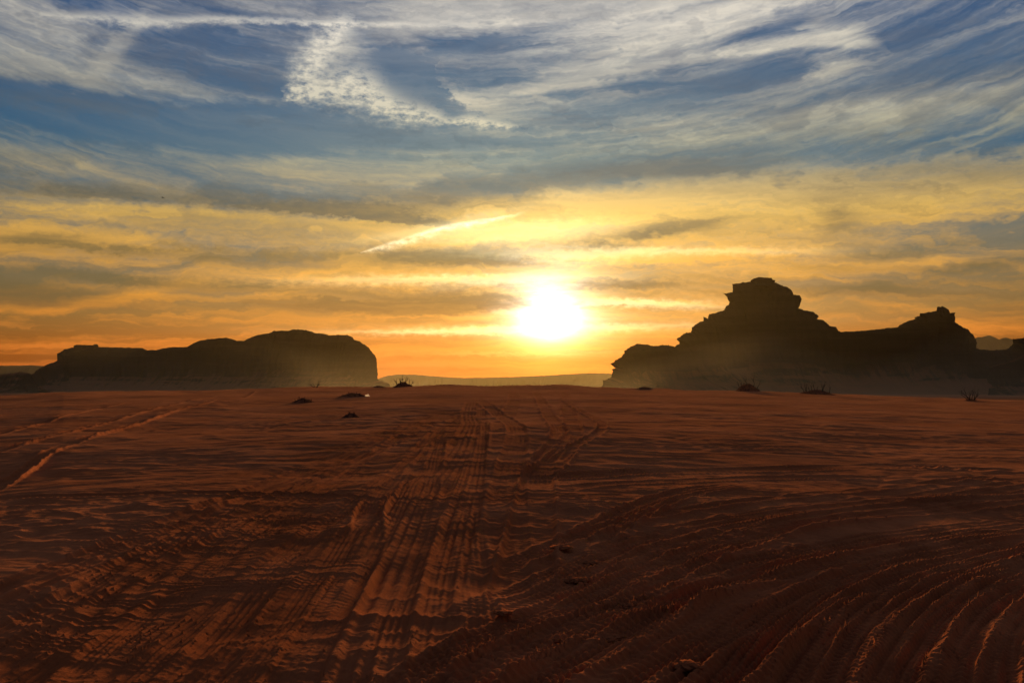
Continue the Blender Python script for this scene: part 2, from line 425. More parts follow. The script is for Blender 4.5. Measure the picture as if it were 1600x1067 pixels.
# ------------------------------------------------------------------ ground
CREST_X = np.array([-900, 0, 100, 300, 500, 600, 700, 800, 900, 1000, 1200, 1330, 1450, 1600, 2400.])
CREST_Y = np.array([640, 617.5, 613, 609.5, 606, 603.5, 602.3, 602.8, 604.8, 607.5, 612, 617, 621.5, 626, 640.])
CREST_A = np.array([azel(a, 605)[0] for a in CREST_X])
CREST_R = 78.0
def ground_base(x, y):
    """the broad lie of the land: a low swell ahead, then the plain"""
    r = np.hypot(x, y); a = np.degrees(np.arctan2(x, y))
    zc = EYE - (np.interp(a, CREST_A, CREST_Y) - HORIZON) / F * CREST_R
    front = np.exp(-(np.maximum(np.abs(a) - 32, 0) / 30.0) ** 2)
    zc = zc * front
    up = 1 - (1 - np.clip(r / CREST_R, 0, 1)) ** 1.2
    dn = smooth(r, CREST_R, 260)
    return zc * up * (1 - dn) - 4.2 * dn

def build_ground():
    ncol, nrow = 1180, 860
    dense = np.radians(np.linspace(-31, 31, ncol))
    side = np.radians(np.linspace(31, 329, 110))[1:-1]
    ang = np.concatenate([dense, side]); na = len(ang)
    q = np.linspace(4.4 ** -0.7, 115.0 ** -0.7, nrow)
    r_in = np.array([0.25, 0.8, 1.5, 2.3, 3.1, 3.8]); r_mid = q ** (-1 / 0.7); r_out = np.geomspace(115, 5100, 56)[1:]
    rad = np.concatenate([r_in, r_mid, r_out]); nr = len(rad)
    RR, AA = np.meshgrid(rad, ang, indexing='ij')
    X = RR * np.sin(AA); Y = RR * np.cos(AA)
    H = ground_base(X, Y)
    drow = np.gradient(rad)[:, None] * np.ones_like(X)
    def fade(wl): return np.clip(wl / (2.2 * drow) - 1.0, 0, 1)
    inner = slice(0, len(r_in) + nrow + 8)
    x, y = X[inner], Y[inner]
    dr = drow[inner]
    fd = lambda wl: np.clip(wl / (2.2 * dr) - 1.0, 0, 1)
    far = smooth(np.hypot(x, y), 130, 90)
    # rolling unevenness, trampled hollows
    wx = fbm(x * 0.35, y * 0.35, 3, 40) * 1.1; wy = fbm(x * 0.35 + 9, y * 0.35, 3, 44) * 1.1
    h = 0.05 * fbm(x / 9.0, y / 9.0, 3, 1) * fd(8)
    h += 0.13 * fbm(x / 6.0, y / 14.0, 4, 2) * smooth(np.hypot(x, y), 45, 75)
    rough = 0.35 + 0.9 * smooth(fbm(x / 6.0, y / 6.0, 2, 60), -0.3, 0.5)
    left = 0.70 + 0.18 * smooth(x, 6, -3)
    h += 0.025 * fbm((x + wx) / 1.9, (y + wy) / 1.3, 3, 5) * fd(1.5) * left
    b1 = gnoise((x + wx) / 0.62, (y + wy) / 0.45, 11)
    h += 0.020 * np.abs(b1) * rough * fd(0.6) * left
    h -= 0.034 * np.clip(gnoise((x + wx * .5) / 0.9, (y + wy * .5) / 0.7, 15) - 0.12, 0, 1) * rough * fd(0.8) * left
    h += 0.007 * fbm(x / 0.22, y / 0.17, 3, 21, 0.6) * rough * fd(0.2)
    # wind ripples, crests across the view, in patches
    h += 0.0055 * np.clip(gnoise(x / 0.045, y / 0.04, 71) - 0.22, 0, 1) * fd(0.045) * 2.0 * (0.4 + rough)
    ph = y / 0.165 + 2.2 * fbm(x / 1.6, y / 0.8, 3, 31) + 0.25 * x
    pm = smooth(fbm(x / 3.5, y / 2.6, 2, 35), -0.25, 0.25)
    h += 0.0068 * (1 - np.abs(np.sin(np.pi * ph)) * 2) * pm * fd(0.16)
    ph2 = y / 0.85 + 1.4 * fbm(x / 4.2, y / 2.5, 3, 37) + 0.08 * x
    h += 0.011 * (1 - np.abs(np.sin(np.pi * ph2)) ** 0.7 * 2) * smooth(fbm(x / 7, y / 5, 2, 39), -0.3, 0.3) * fd(0.8)

    # ---- wheel tracks, laid along lines on the ground
    def to_ground(px, py):
        d = ray(px, py); t = 0.0
        ts = np.geomspace(3, 130, 900)
        zs = EYE + d[2] * ts / d[1] - ground_base(d[0] * ts / d[1], ts)
        i = np.argmax(zs < 0) if (zs < 0).any() else len(ts) - 1
        return np.array([d[0] * ts[i] / d[1], ts[i]])
    def curve(pts):
        g = np.array([to_ground(*p_) for p_ in pts])
        # smooth interpolation through the points
        t = np.concatenate([[0], np.cumsum(np.hypot(*np.diff(g, axis=0).T) ** 0.5)])
        n = len(g); m = np.zeros_like(g)
        m[1:-1] = (g[2:] - g[:-2]) / (t[2:] - t[:-2])[:, None]; m[0] = (g[1] - g[0]) / (t[1] - t[0]); m[-1] = (g[-1] - g[-2]) / (t[-1] - t[-2])
        out = []
        for i in range(n - 1):
            dt = t[i + 1] - t[i]
            for s in np.linspace(0, 1, 26)[:-1]:
                h00 = 2 * s ** 3 - 3 * s ** 2 + 1; h10 = s ** 3 - 2 * s ** 2 + s; h01 = -2 * s ** 3 + 3 * s ** 2; h11 = s ** 3 - s ** 2
                out.append(h00 * g[i] + h10 * dt * m[i] + h01 * g[i + 1] + h11 * dt * m[i + 1])
        out.append(g[-1])
        if pts[-1][1] >= 1080: out.append(g[-1] + (g[-1] - out[-2]) / np.hypot(*(g[-1] - out[-2])) * 1.7)
        if pts[0][1] >= 1080: out.insert(0, g[0] - (out[1] - g[0]) / np.hypot(*(out[1] - g[0])) * 1.7)
        return np.array(out)
    a_lo, a_hi = ang[0], ang[ncol - 1]; da = ang[1] - ang[0]
    rr_in = rad[inner]
    turned = np.zeros_like(h)
    def lay(line, w, depth, berm, tread, groove, lip, seed, jg=1.0, soft=1.0):
        L = np.concatenate([[0], np.cumsum(np.hypot(*np.diff(line, axis=0).T))])
        reach = w * 0.5 + 0.34
        for i in range(len(line) - 1):
            p0, p1 = line[i], line[i + 1]; seg = p1 - p0; sl = np.hypot(*seg)
            if sl < 1e-4: continue
            xs = np.array([p0[0], p1[0]]); ys = np.array([p0[1], p1[1]])
            rmin = np.hypot(xs, ys).min() - reach; rmax = np.hypot(xs, ys).max() + reach
            i0, i1 = np.searchsorted(rr_in, rmin), np.searchsorted(rr_in, rmax)
            th_ = np.arctan2(xs, ys); pad = reach / max(rmin, 2.0)
            j0 = int((th_.min() - pad - a_lo) / da); j1 = int((th_.max() + pad - a_lo) / da) + 2
            j0, j1 = max(j0, 0), min(j1, ncol)
            if i1 <= i0 or j1 <= j0: continue
            bx, by = x[i0:i1, j0:j1], y[i0:i1, j0:j1]
            dx, dy = bx - p0[0], by - p0[1]
            tt = (dx * seg[0] + dy * seg[1]) / sl
            s = (dx * seg[1] - dy * seg[0]) / sl
            sel = (tt >= 0) & (tt < sl) & (np.abs(s) < reach)
            if not sel.any(): continue
            tt, s, sx, sy, df = tt[sel], s[sel], bx[sel], by[sel], dr[i0:i1, j0:j1][sel]
            al = L[i] + tt
            jag = jg * 0.016 * gnoise(al / 0.33, al * 0 + seed, 3) + jg * 0.006 * gnoise(al / 0.09, al * 0 + seed + 5, 4)
            mod = np.clip(0.75 + 0.9 * gnoise(al / 1.7, al * 0 + seed * 3.1, 6), 0.12, 1.4)
            mod = mod * smooth(al, 0, 0.8) * smooth(L[-1] - al, 0, 0.8)
            u = np.abs(s + jag * 0.6) / (w * 0.5)
            inside = smooth(u, 1 + .12 * soft, 1 - .14 * soft)
            vis = np.clip(0.5 / (2.2 * df), 0, 1)
            wl = np.maximum(0.026, 0.0013 * np.hypot(sx, sy))
            prof = -depth * inside + berm * np.exp(-((u * w * .5 - w * 0.5 - 0.02) / (wl * 1.3)) ** 2)
            if lip:                                   # sand pushed up on one side
                prof = prof + abs(lip) * np.clip(np.hypot(sx, sy) / 28.0, 1, 2.6) * np.exp(-((np.sign(lip) * s + jag - w * 0.5 - 0.03) / wl) ** 2)
            if tread:
                prof = prof + tread * np.sin(2 * np.pi * (al / 0.085 + np.abs(s) * 5.0)) * inside * np.clip(0.075 / (1.8 * df) - 0.7, 0, 1)
            if groove:
                prof = prof + groove * np.cos(2 * np.pi * s / (w / 4.5)) * inside
            cm = np.clip(mod, 0, 1)
            hs = h[i0:i1, j0:j1]; ts = turned[i0:i1, j0:j1]
            # a passing wheel flattens the fine relief
            hs[sel] = hs[sel] * (1 - (0.28 if soft <= 1 else 0.12) * inside * cm) + prof * mod * vis
            ts[sel] = np.maximum(ts[sel], (smooth(u, 1.6, .5) if soft > 1 else .55 * inside) * cm)

    T = [
        # measured lines (px, py), width, depth, berm, tread, groove, lip
        ([(737, 628), (734, 640), (733, 650), (736, 660), (730, 680), (718, 705), (700, 730), (680, 757), (652, 800), (628, 850), (602, 905), (570, 985), (545, 1085)], .50, .045, .030, .002, .012, 0),
        ([(752, 634), (751, 665), (749, 700), (742, 740), (728, 790), (712, 850), (695, 920), (672, 1000), (650, 1085)], .34, .030, .024, .002, .009, 0),
        ([(716, 640), (720, 650), (723, 660), (714, 674), (690, 690), (650, 706), (590, 726), (520, 750), (440, 785), (360, 830), (280, 890), (180, 980), (80, 1085)], .55, .05, .045, .006, .008, -.03),
        ([(745, 622), (770, 640), (795, 658), (806, 670), (808, 690), (800, 715), (795, 745), (790, 800), (785, 860), (778, 940)], .45, .05, .04, .006, .006, 0),
        ([(836, 612), (845, 625), (853, 640), (863, 656), (873, 670), (874, 685), (866, 700), (850, 718), (838, 750)], .40, .045, .05, .008, .008, .04),
        ([(885, 612), (887, 635), (893, 655), (896, 672), (894, 690), (880, 706), (860, 726), (843, 738), (838, 770), (832, 820), (824, 880), (812, 960)], .45, .05, .06, .006, 0, .05),
        ([(880, 622), (905, 640), (928, 652), (941, 665), (936, 677), (912, 690), (888, 703), (862, 722)], .22, .03, .035, .0, 0, .06),
        ([(802, 612), (803, 626), (797, 640), (790, 652)], .5, .05, .04, 0, 0, .03),
        ([(700, 640), (660, 660), (600, 680), (520, 705), (430, 730), (330, 765)], .6, .045, .045, 0, .01, -.03),
        # crossing lines
        ([(640, 668), (760, 660), (860, 660), (1000, 664), (1200, 671), (1400, 680), (1620, 692)], .12, .045, .02, 0, 0, 0),
        ([(700, 742), (860, 741), (1000, 733), (1200, 729), (1400, 727), (1620, 738)], .65, .06, .04, 0, .0, .02),
        ([(860, 765), (980, 752), (1120, 745), (1300, 741), (1620, 752)], .4, .04, .03, 0, 0, .02),
        ([(-30, 778), (200, 774), (420, 772), (600, 780), (760, 782), (900, 776), (1100, 770)], .35, .026, .022, 0, 0, .012),
        # left-hand ridged tracks
        ([(-20, 768), (30, 738), (62, 714), (100, 697), (150, 681), (205, 664), (262, 645), (335, 626)], .26, .05, .03, 0, 0, .085),
        ([(-20, 712), (40, 694), (110, 675), (190, 652), (260, 634), (330, 620)], .26, .04, .03, 0, 0, .07),
        ([(-20, 684), (50, 664), (120, 645), (190, 630)], .26, .04, .03, 0, 0, .06),
        ([(200, 652), (300, 636), (372, 622), (395, 612)], .3, .03, .03, 0, 0, .04),
        # churned ruts sweeping to the lower left
        ([(60, 1085), (150, 975), (235, 890), (330, 815), (430, 760), (540, 715), (640, 680)], .55, .05, .03, .003, .012, .01),
        ([(240, 1085), (330, 960), (400, 880), (480, 815), (560, 778)], .55, .07, .03, .003, .010, .02),
        ([(330, 1085), (400, 985), (470, 900), (545, 840), (600, 800)], .45, .05, .03, .003, .008, .01),
        ([(150, 1085), (230, 1000), (320, 900), (420, 815), (520, 765)], .40, .05, .04, .005, .008, 0),
        ([(440, 1085), (500, 985), (545, 905), (572, 850), (576, 800), (600, 770), (640, 740)], .28, .05, .03, .004, 0, .045),
        # the fan of turning tracks on the right
        ([(780, 1000), (880, 950), (985, 898), (1080, 862), (1190, 832), (1350, 805), (1620, 782)], .34, .04, .04, .009, .008, .05),
        ([(775, 965), (880, 915), (960, 880), (1080, 838), (1200, 805), (1380, 780), (1620, 762)], .34, .04, .035, .008, .006, .04),
        ([(780, 1055), (900, 985), (1010, 935), (1110, 905), (1240, 872), (1400, 838), (1620, 810)], .36, .045, .04, .010, .010, .05),
        ([(830, 1085), (930, 1010), (1040, 950), (1150, 912), (1290, 878), (1440, 845), (1620, 822)], .30, .03, .03, .010, .010, .03),
        ([(930, 1085), (1030, 1022), (1120, 968), (1210, 930), (1310, 895), (1440, 860), (1620, 832)], .36, .045, .04, .010, .010, .06),
        ([(980, 1085), (1080, 1025), (1180, 965), (1280, 915), (1400, 880), (1520, 855), (1620, 842)], .30, .03, .03, .010, .010, .03),
        ([(1080, 1085), (1160, 1020), (1240, 955), (1320, 912), (1420, 880), (1540, 852), (1620, 838)], .40, .05, .04, .011, .011, .05),
        ([(1190, 1085), (1225, 1030), (1270, 975), (1340, 925), (1430, 885), (1530, 858), (1620, 845)], .38, .05, .045, .011, .012, .06),
        ([(1255, 1085), (1290, 1030), (1330, 968), (1400, 915), (1490, 875), (1620, 846)], .40, .055, .045, .011, .012, .07),
        ([(1380, 1085), (1410, 1010), (1455, 945), (1520, 895), (1620, 858)], .40, .05, .045, .011, .012, .06),
        ([(1440, 1085), (1465, 1020), (1510, 955), (1570, 910), (1640, 880)], .40, .05, .04, .012, .012, .04),
        ([(1520, 1085), (1540, 1020), (1580, 965), (1650, 915)], .40, .045, .04, .012, .012, .04),
        ([(1320, 1085), (1350, 1015), (1395, 955), (1460, 910), (1560, 872)], .35, .03, .03, .012, .012, .02),
        ([(895, 852), (912, 838), (940, 822), (985, 796), (1060, 768), (1150, 752)], .26, .04, .03, .006, .006, .05),
        ([(880, 905), (960, 870), (1070, 828), (1200, 798), (1400, 772), (1620, 752)], .30, .03, .03, .006, .006, .03),
        ([(900, 880), (1000, 845), (1100, 820), (1250, 795), (1450, 775), (1620, 768)], .30, .03, .03, .006, .006, .03),
        ([(700, 1085), (800, 1020), (900, 975), (1000, 945), (1120, 930)], .34, .035, .035, .009, .008, .04),
    ]
    # older, thin, shallow passes that run together towards the gap below the sun
    rl = random.Random(5)
    for i_ in range(17):
        bx_ = -420 + i_ * 72 + rl.uniform(-25, 25); tx_ = 738 + rl.uniform(-30, 26); pw = rl.uniform(.82, 1.12); ty = rl.uniform(640, 700)
        q_ = [(tx_ + (bx_ - tx_) * ((yy - 630) / 455.0) ** pw + 9 * math.sin(yy / 60.0 + i_), yy) for yy in np.geomspace(ty - 600, 1085 - 600, 9) + 600]
        lay(curve(q_), rl.uniform(.18, .26), .008, .010, 0, .005, rl.choice((-1, 1)) * .012, 300 + i_ * 3.3, jg=0.25)
    for k_, (pts, w, dep, be, trd, gr, lip) in enumerate(T):
        fan = k_ > 21; ridge = 13 <= k_ <= 16; churn = 17 <= k_ <= 20 or k_ in (2, 8)
        if churn: lay(curve(pts), w * 1.5, dep * .26, be * .08, 0, gr * .35, lip * .10, k_ * 7.7, jg=0.5, soft=3.0)
        elif fan:
            ln = curve(pts)
            lay(ln, w, dep * .40, be * .55, trd * .8, gr * 1.0, lip * .40, k_ * 7.7, jg=1.0)
            tg = np.gradient(ln, axis=0); nv = np.stack([tg[:, 1], -tg[:, 0]], 1) / (np.hypot(*tg.T)[:, None] + 1e-9)
            off = 0.42 + 0.25 * math.sin(k_ * 2.3)
            lay(ln + nv * off * (1 if k_ % 2 else -1), .24, dep * .30, be * .5, trd * .8, gr * 1.0, 0.016, k_ * 5.1 + 2, jg=0.8)
        elif ridge: lay(curve(pts), w, dep * .7, be * .35, 0, 0, lip * .7, k_ * 7.7)
        else: lay(curve(pts), w, dep * .50, be * .45, trd * .2, gr * .9, lip * .45, k_ * 7.7, jg=0.3)
    H[inner] += h * far
    V = np.stack([X, Y, H], -1).reshape(-1, 3)
    i = np.arange(nr - 1)[:, None]; j = np.arange(na)[None, :]; j2 = (j + 1) % na
    Q = np.stack([i * na + j, i * na + j2, (i + 1) * na + j2, (i + 1) * na + j], -1).reshape(-1, 4)[:, ::-1]
    c0 = len(V); V = np.vstack([V, [[0, 0, 0]]])
    me = mesh_np('ground', V, Q, M_SAND)
    tv = np.zeros(X.shape); tv[inner] = turned
    at_ = me.attributes.new('turned', 'FLOAT', 'POINT'); at_.data.foreach_set('value', np.append(tv.ravel(), 0).astype(np.float32))
    return struct(obj('ground', me)), (X, Y, H, rad, ang, ncol)
ground, GRID = build_ground()

def ground_z(x, y):
    """height of the finished ground at a point ahead"""
    X, Y, H, rad, ang, ncol = GRID
    r, a = math.hypot(x, y), math.atan2(x, y)
    i = int(np.clip(np.searchsorted(rad, r), 1, len(rad) - 1)); j = int(np.clip(np.searchsorted(ang[:ncol], a), 1, ncol - 1))
    return float(H[i - 1:i + 1, j - 1:j + 1].mean())
def on_ground(px, py, default_r=None):
    X, Y, H, rad, ang, ncol = GRID
    d = ray(px, py); j = int(np.clip(np.searchsorted(ang[:ncol], math.atan2(d[0], d[1])), 0, ncol - 1))
    k_ = (rad > 4.6) & (rad < 125); yy = Y[k_, j]
    hit = np.nonzero(EYE + d[2] * yy / d[1] < H[k_, j])[0]
    t = float(yy[hit[0]]) if len(hit) else (default_r or CREST_R)
    return d[0] * t / d[1], t

# ------------------------------------------------------------------ rock masses
def outline_points(pts, step, jit, seed, ledge=1.0):
    """resample a measured outline and roughen it"""
    pts = np.array(pts, float)
    seg = np.hypot(*np.diff(pts, axis=0).T); L = np.concatenate([[0], np.cumsum(seg)])
    n = max(int(L[-1] / step), 8)
    s = np.unique(np.concatenate([np.linspace(0, L[-1], n), L]))
    o = np.stack([np.interp(s, L, pts[:, 0]), np.interp(s, L, pts[:, 1])], 1)
    if ledge != 1.0:
        n_ = max(int(26 / step), 3) | 1; ker = np.hanning(n_ + 2)[1:-1]; ker /= ker.sum()
        for c in (0, 1):
            sm = np.convolve(np.pad(o[:, c], n_ // 2, 'edge'), ker, 'valid'); o[:, c] = sm + (o[:, c] - sm) * ledge
    o[:, 0] += jit * fbm(s / 7.0, s * 0 + seed, 3, 2, .6); o[:, 1] += jit * 0.7 * fbm(s / 6.0, s * 0 + seed + 3, 3, 4, .6)
    return o
def rock_mass(name, pts, dist, depth, floor_py=615, step=1.6, jit=0.7, seed=0, nd=44, n_exp=3.2, mat=None, bulge=0.22, z_floor=-5.0, inset=1.0, ledge=1.0):
    o = outline_points(pts, step, jit, seed, ledge)
    W = np.array([at(a, b_, dist) for a, b_ in o]); X0 = W[:, 0]; Z0 = np.maximum(W[:, 2], z_floor)
    xc = 0.5 * (X0.min() + X0.max()); hw = 0.5 * (X0.max() - X0.min())
    pv = np.array([0, .04, .08, .12, .16, .20, .26, .45, .7, 1.0]); pg = np.array([1, .992, .94, .76, .56, .40, .31, .19, .08, 0])
    t_ = np.linspace(0, 1, nd // 2); t_ = 0.35 * t_ + 0.65 * t_ ** 2.2
    v = np.concatenate([-t_[::-1], t_[1:]]); nd = len(v)
    g = np.interp(np.abs(v), pv, pg)
    kw = max(min(int(42 / step), len(o) // 5), 3) | 1; ker = np.hanning(kw + 2)[1:-1]; ker /= ker.sum()
    tx = np.convolve(np.pad(np.gradient(X0), kw // 2, 'edge'), ker, 'valid'); tz = np.convolve(np.pad(np.gradient(Z0), kw // 2, 'edge'), ker, 'valid')
    tl = np.hypot(tx, tz) + 1e-6
    ins = np.interp(np.abs(v), [0, .04, .08, .12, .2, 1], [0, .05, .095, .13, .15, .15]) * depth * inset
    XX = X0[:, None] + (tz / tl)[:, None] * ins[None, :]; ZI = np.maximum(Z0[:, None] - 0.22 * (tx / tl)[:, None] * ins[None, :], z_floor)
    XX = xc + (XX - xc) * (1 - bulge * np.clip(np.abs(v) - .06, 0, 1)[None, :])
    ZZ = z_floor + (ZI - z_floor) * g[None, :]
    ends = np.clip(1 - (np.abs(X0 - xc) / hw) ** 4, 0.0, 1) ** 0.5
    YY = v[None, :] * depth * (0.35 + 0.65 * ends[:, None]) + 0 * XX
    # bedding ledges and joints push the faces in and out along the depth
    hh = max(Z0.max() - z_floor, 1.0)
    led = fbm(ZZ / hh * 9, XX / hh * 0.8 + seed, 3, 50 + seed, .6) + 0.8 * np.sign(gnoise(ZZ / hh * 6 + seed, XX * 0 + 2.2, 3)) * 0.3
    jnt = fbm(XX / hh * 5.0, ZZ / hh * 1.2 + seed, 4, 70 + seed, .55)
    YY = YY + depth * (0.06 * led + 0.12 * jnt) * (np.clip((np.abs(v) - .07) / .15, 0, 1) * np.clip((1 - np.abs(v)) / .5, 0, 1))[None, :] * np.sign(v)[None, :]
    Vt = np.stack([XX, dist + YY, ZZ], -1).reshape(-1, 3)
    n = len(o)
    i = np.arange(n - 1)[:, None]; j = np.arange(nd - 1)[None, :]
    Q = np.stack([i * nd + j, (i + 1) * nd + j, (i + 1) * nd + j + 1, i * nd + j + 1], -1).reshape(-1, 4)
    c = Vt.mean(0); c[2] = z_floor
    me = mesh_np(name, Vt - c, Q, mat or M_ROCK)
    ob = obj(name, me); ob.location = tuple(c)
    return ob
def boulder(name, parent, pts, dist, depth, seed):
    o = rock_mass(name, pts, dist, depth, step=0.8, jit=0.35, seed=seed, nd=16, n_exp=2.4, bulge=0.3, inset=0.6, z_floor=float(at(800, max(p_[1] for p_ in pts) + 4, dist)[2]))
    o.parent = parent; o.matrix_parent_inverse.identity(); o.location = Vector(o.location) - Vector(parent.location)
    return o

LEFT = [(36, 618), (40, 604), (49, 586), (58, 578), (72, 570), (89, 564), (89, 553), (99, 547), (100, 546), (112, 543), (124, 543.5), (140, 543), (155, 542), (175, 542.6), (200, 543.2), (222, 543.5), (229, 547), (245, 546.6), (262, 543), (270, 542.4), (292, 542), (300, 537.5), (312, 532), (328, 529.6), (352, 527.6), (362, 529.5), (370, 532.4), (380, 532.6), (390, 528), (404, 523), (420, 520.6), (428, 517.2), (440, 516.4), (450, 516.8), (456, 515.2), (466, 514.6), (478, 515.6), (486, 518), (493, 520.4), (505, 521.2), (513, 523.8), (530, 523.2), (543, 523.6), (551, 527), (553, 530.2), (562, 533.6), (570, 538.6), (576, 543), (582, 551), (587, 557), (588.5, 562), (589, 574), (590, 582), (590.5, 591), (592, 594), (600, 597), (607, 599), (609, 602), (611, 618)]
RIGHT = [(938, 618), (940, 606), (942, 599), (943, 595), (950, 592), (955, 589), (957, 580), (956, 577), (960, 575), (956, 568.5), (961, 564), (970, 558), (975, 552), (975, 549), (985, 542), (996, 537.6), (1010, 538), (1022, 540.5), (1035, 539), (1045, 539.4), (1053, 541), (1060, 537.5), (1061, 534), (1058, 530.5), (1061, 527), (1072, 520), (1080, 519), (1081, 512), (1090, 505), (1098, 501), (1100, 496), (1106, 497), (1109, 491.5), (1120, 488), (1132, 484), (1134, 479), (1138, 476), (1139, 472), (1135, 463), (1132, 459), (1144, 456), (1145, 445), (1152, 443), (1172, 440), (1180, 438.5), (1205, 440), (1212, 442), (1225, 447), (1232, 450), (1238, 455), (1240, 460), (1249, 462), (1252, 468), (1251, 472), (1249, 481), (1256, 484.5), (1266, 486.5), (1273, 489), (1278, 494), (1277, 498), (1285, 500), (1294, 506), (1296, 509), (1306, 511.5), (1310, 516), (1314, 518), (1335, 517.6), (1352, 516.4), (1380, 513.6), (1402, 511), (1406, 508), (1418, 502), (1432, 497.5), (1430, 496), (1437, 493), (1439, 490), (1450, 487.8), (1464, 486.2), (1484, 488.5), (1492, 489.5), (1492.5, 502), (1499, 508), (1505, 511.5), (1512, 514.5), (1520, 523), (1524, 530), (1526.5, 537), (1526, 543), (1531, 546), (1550, 547.4), (1570, 546.2), (1580, 540), (1582.5, 536), (1583, 530.5), (1592, 529), (1604, 527), (1640, 522), (1700, 528), (1745, 552), (1765, 580), (1775, 618)]
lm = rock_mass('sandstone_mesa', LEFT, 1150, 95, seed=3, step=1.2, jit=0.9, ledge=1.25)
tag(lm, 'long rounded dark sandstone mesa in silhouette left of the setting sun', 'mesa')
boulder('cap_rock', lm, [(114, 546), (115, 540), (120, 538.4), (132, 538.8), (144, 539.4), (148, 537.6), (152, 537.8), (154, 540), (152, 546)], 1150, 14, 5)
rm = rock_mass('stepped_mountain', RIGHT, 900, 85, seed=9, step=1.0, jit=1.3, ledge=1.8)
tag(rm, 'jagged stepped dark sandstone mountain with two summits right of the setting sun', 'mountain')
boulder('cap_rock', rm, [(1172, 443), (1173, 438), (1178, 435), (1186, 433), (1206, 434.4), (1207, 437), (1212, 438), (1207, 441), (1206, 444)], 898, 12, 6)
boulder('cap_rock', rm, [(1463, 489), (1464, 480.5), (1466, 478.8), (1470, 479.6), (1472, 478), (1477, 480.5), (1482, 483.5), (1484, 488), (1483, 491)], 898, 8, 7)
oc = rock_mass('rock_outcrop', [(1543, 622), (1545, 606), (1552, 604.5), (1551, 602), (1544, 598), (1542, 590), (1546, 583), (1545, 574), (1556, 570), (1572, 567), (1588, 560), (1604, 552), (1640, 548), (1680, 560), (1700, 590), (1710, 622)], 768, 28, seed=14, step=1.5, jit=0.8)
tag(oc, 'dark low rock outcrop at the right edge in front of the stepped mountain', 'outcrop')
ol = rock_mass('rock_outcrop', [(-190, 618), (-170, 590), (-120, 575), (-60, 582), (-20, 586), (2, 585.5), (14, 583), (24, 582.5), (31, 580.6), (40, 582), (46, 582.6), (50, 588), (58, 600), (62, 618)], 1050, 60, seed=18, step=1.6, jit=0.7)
tag(ol, 'low dark rocky outcrop at the left edge beside the long mesa', 'outcrop')

def hills(name, pts, dist, depth, seed):
    return struct(rock_mass(name, pts, dist, depth, step=3.0, jit=0.5, seed=seed, nd=20, n_exp=1.8, mat=M_HILL, z_floor=-5.0, inset=0.05))
hills('hills', [(560, 609), (590, 592), (606, 587), (622, 585), (650, 585.4), (680, 588), (720, 590.5), (760, 590), (800, 589), (850, 587), (890, 584.5), (920, 583), (950, 583.4), (980, 588), (1010, 609)], 4600, 300, 22)
hills('hills', [(-520, 609), (-420, 580), (-250, 574), (-120, 568), (-30, 571.5), (30, 571), (48, 570.6), (70, 572), (120, 575), (170, 590), (210, 609)], 3600, 350, 25)
hills('hills', [(1470, 609), (1500, 545), (1518, 530), (1527, 527), (1536, 526), (1545, 524), (1553, 527), (1560, 531), (1567, 528), (1572, 527.5), (1580, 530), (1596, 534), (1640, 530), (1720, 548), (1800, 609)], 3400, 350, 28)

# ------------------------------------------------------------------ shrubs and hummocks
def tube(V, Fc, a, b_, r0, r1, k=5):
    a, b_ = Vector(a), Vector(b_); d = (b_ - a).normalized()
    u = d.orthogonal().normalized(); w = d.cross(u); n = len(V)
    for c, r_ in ((a, r0), (b_, r1)):
        for i in range(k):
            t = 2 * math.pi * i / k; V.append(c + (u * math.cos(t) + w * math.sin(t)) * r_)
    for i in range(k): Fc.append((n + i, n + (i + 1) % k, n + k + (i + 1) % k, n + k + i))
def branch(rnd, V, Fc, p_, d, length, r_, level):
    steps = 4
    for s in range(steps):
        d = (d + Vector((rnd.uniform(-.3, .3), rnd.uniform(-.3, .3), rnd.uniform(-.10, .22)))).normalized()
        q_ = p_ + d * (length / steps); r2 = r_ * 0.80
        tube(V, Fc, p_, q_, r_, r2)
        if level > 0 and s >= 1:
            for _ in range(1 if rnd.random() < .65 else 2):
                nd = (d + Vector((rnd.uniform(-.9, .9), rnd.uniform(-.9, .9), rnd.uniform(-.1, .6)))).normalized()
                branch(rnd, V, Fc, q_, nd, length * rnd.uniform(.4, .62), r2 * 0.62, level - 1)
        p_, r_ = q_, r2
def wood(name, rnd, stems, length, spread, rad, parent, z0=0.0, r=0.016, level=2, lean=0.0, radz=0.0):
    for i in range(stems):
        V, Fc = [], []
        t = 2 * math.pi * (i + rnd.random() * .7) / stems
        rr = rad * (0.3 + 0.7 * rnd.random())
        base = Vector((math.cos(t) * rr, math.sin(t) * rr * .8, z0 - 0.05 - radz * (rr / max(rad, .01)) ** 2))
        d = Vector((math.cos(t) * spread + lean, math.sin(t) * spread, 1.0)).normalized()
        branch(rnd, V, Fc, base, d, length * rnd.uniform(.65, 1.1), r, level)
        obj(name, mesh_np(name, V, Fc, M_TWIG), parent)
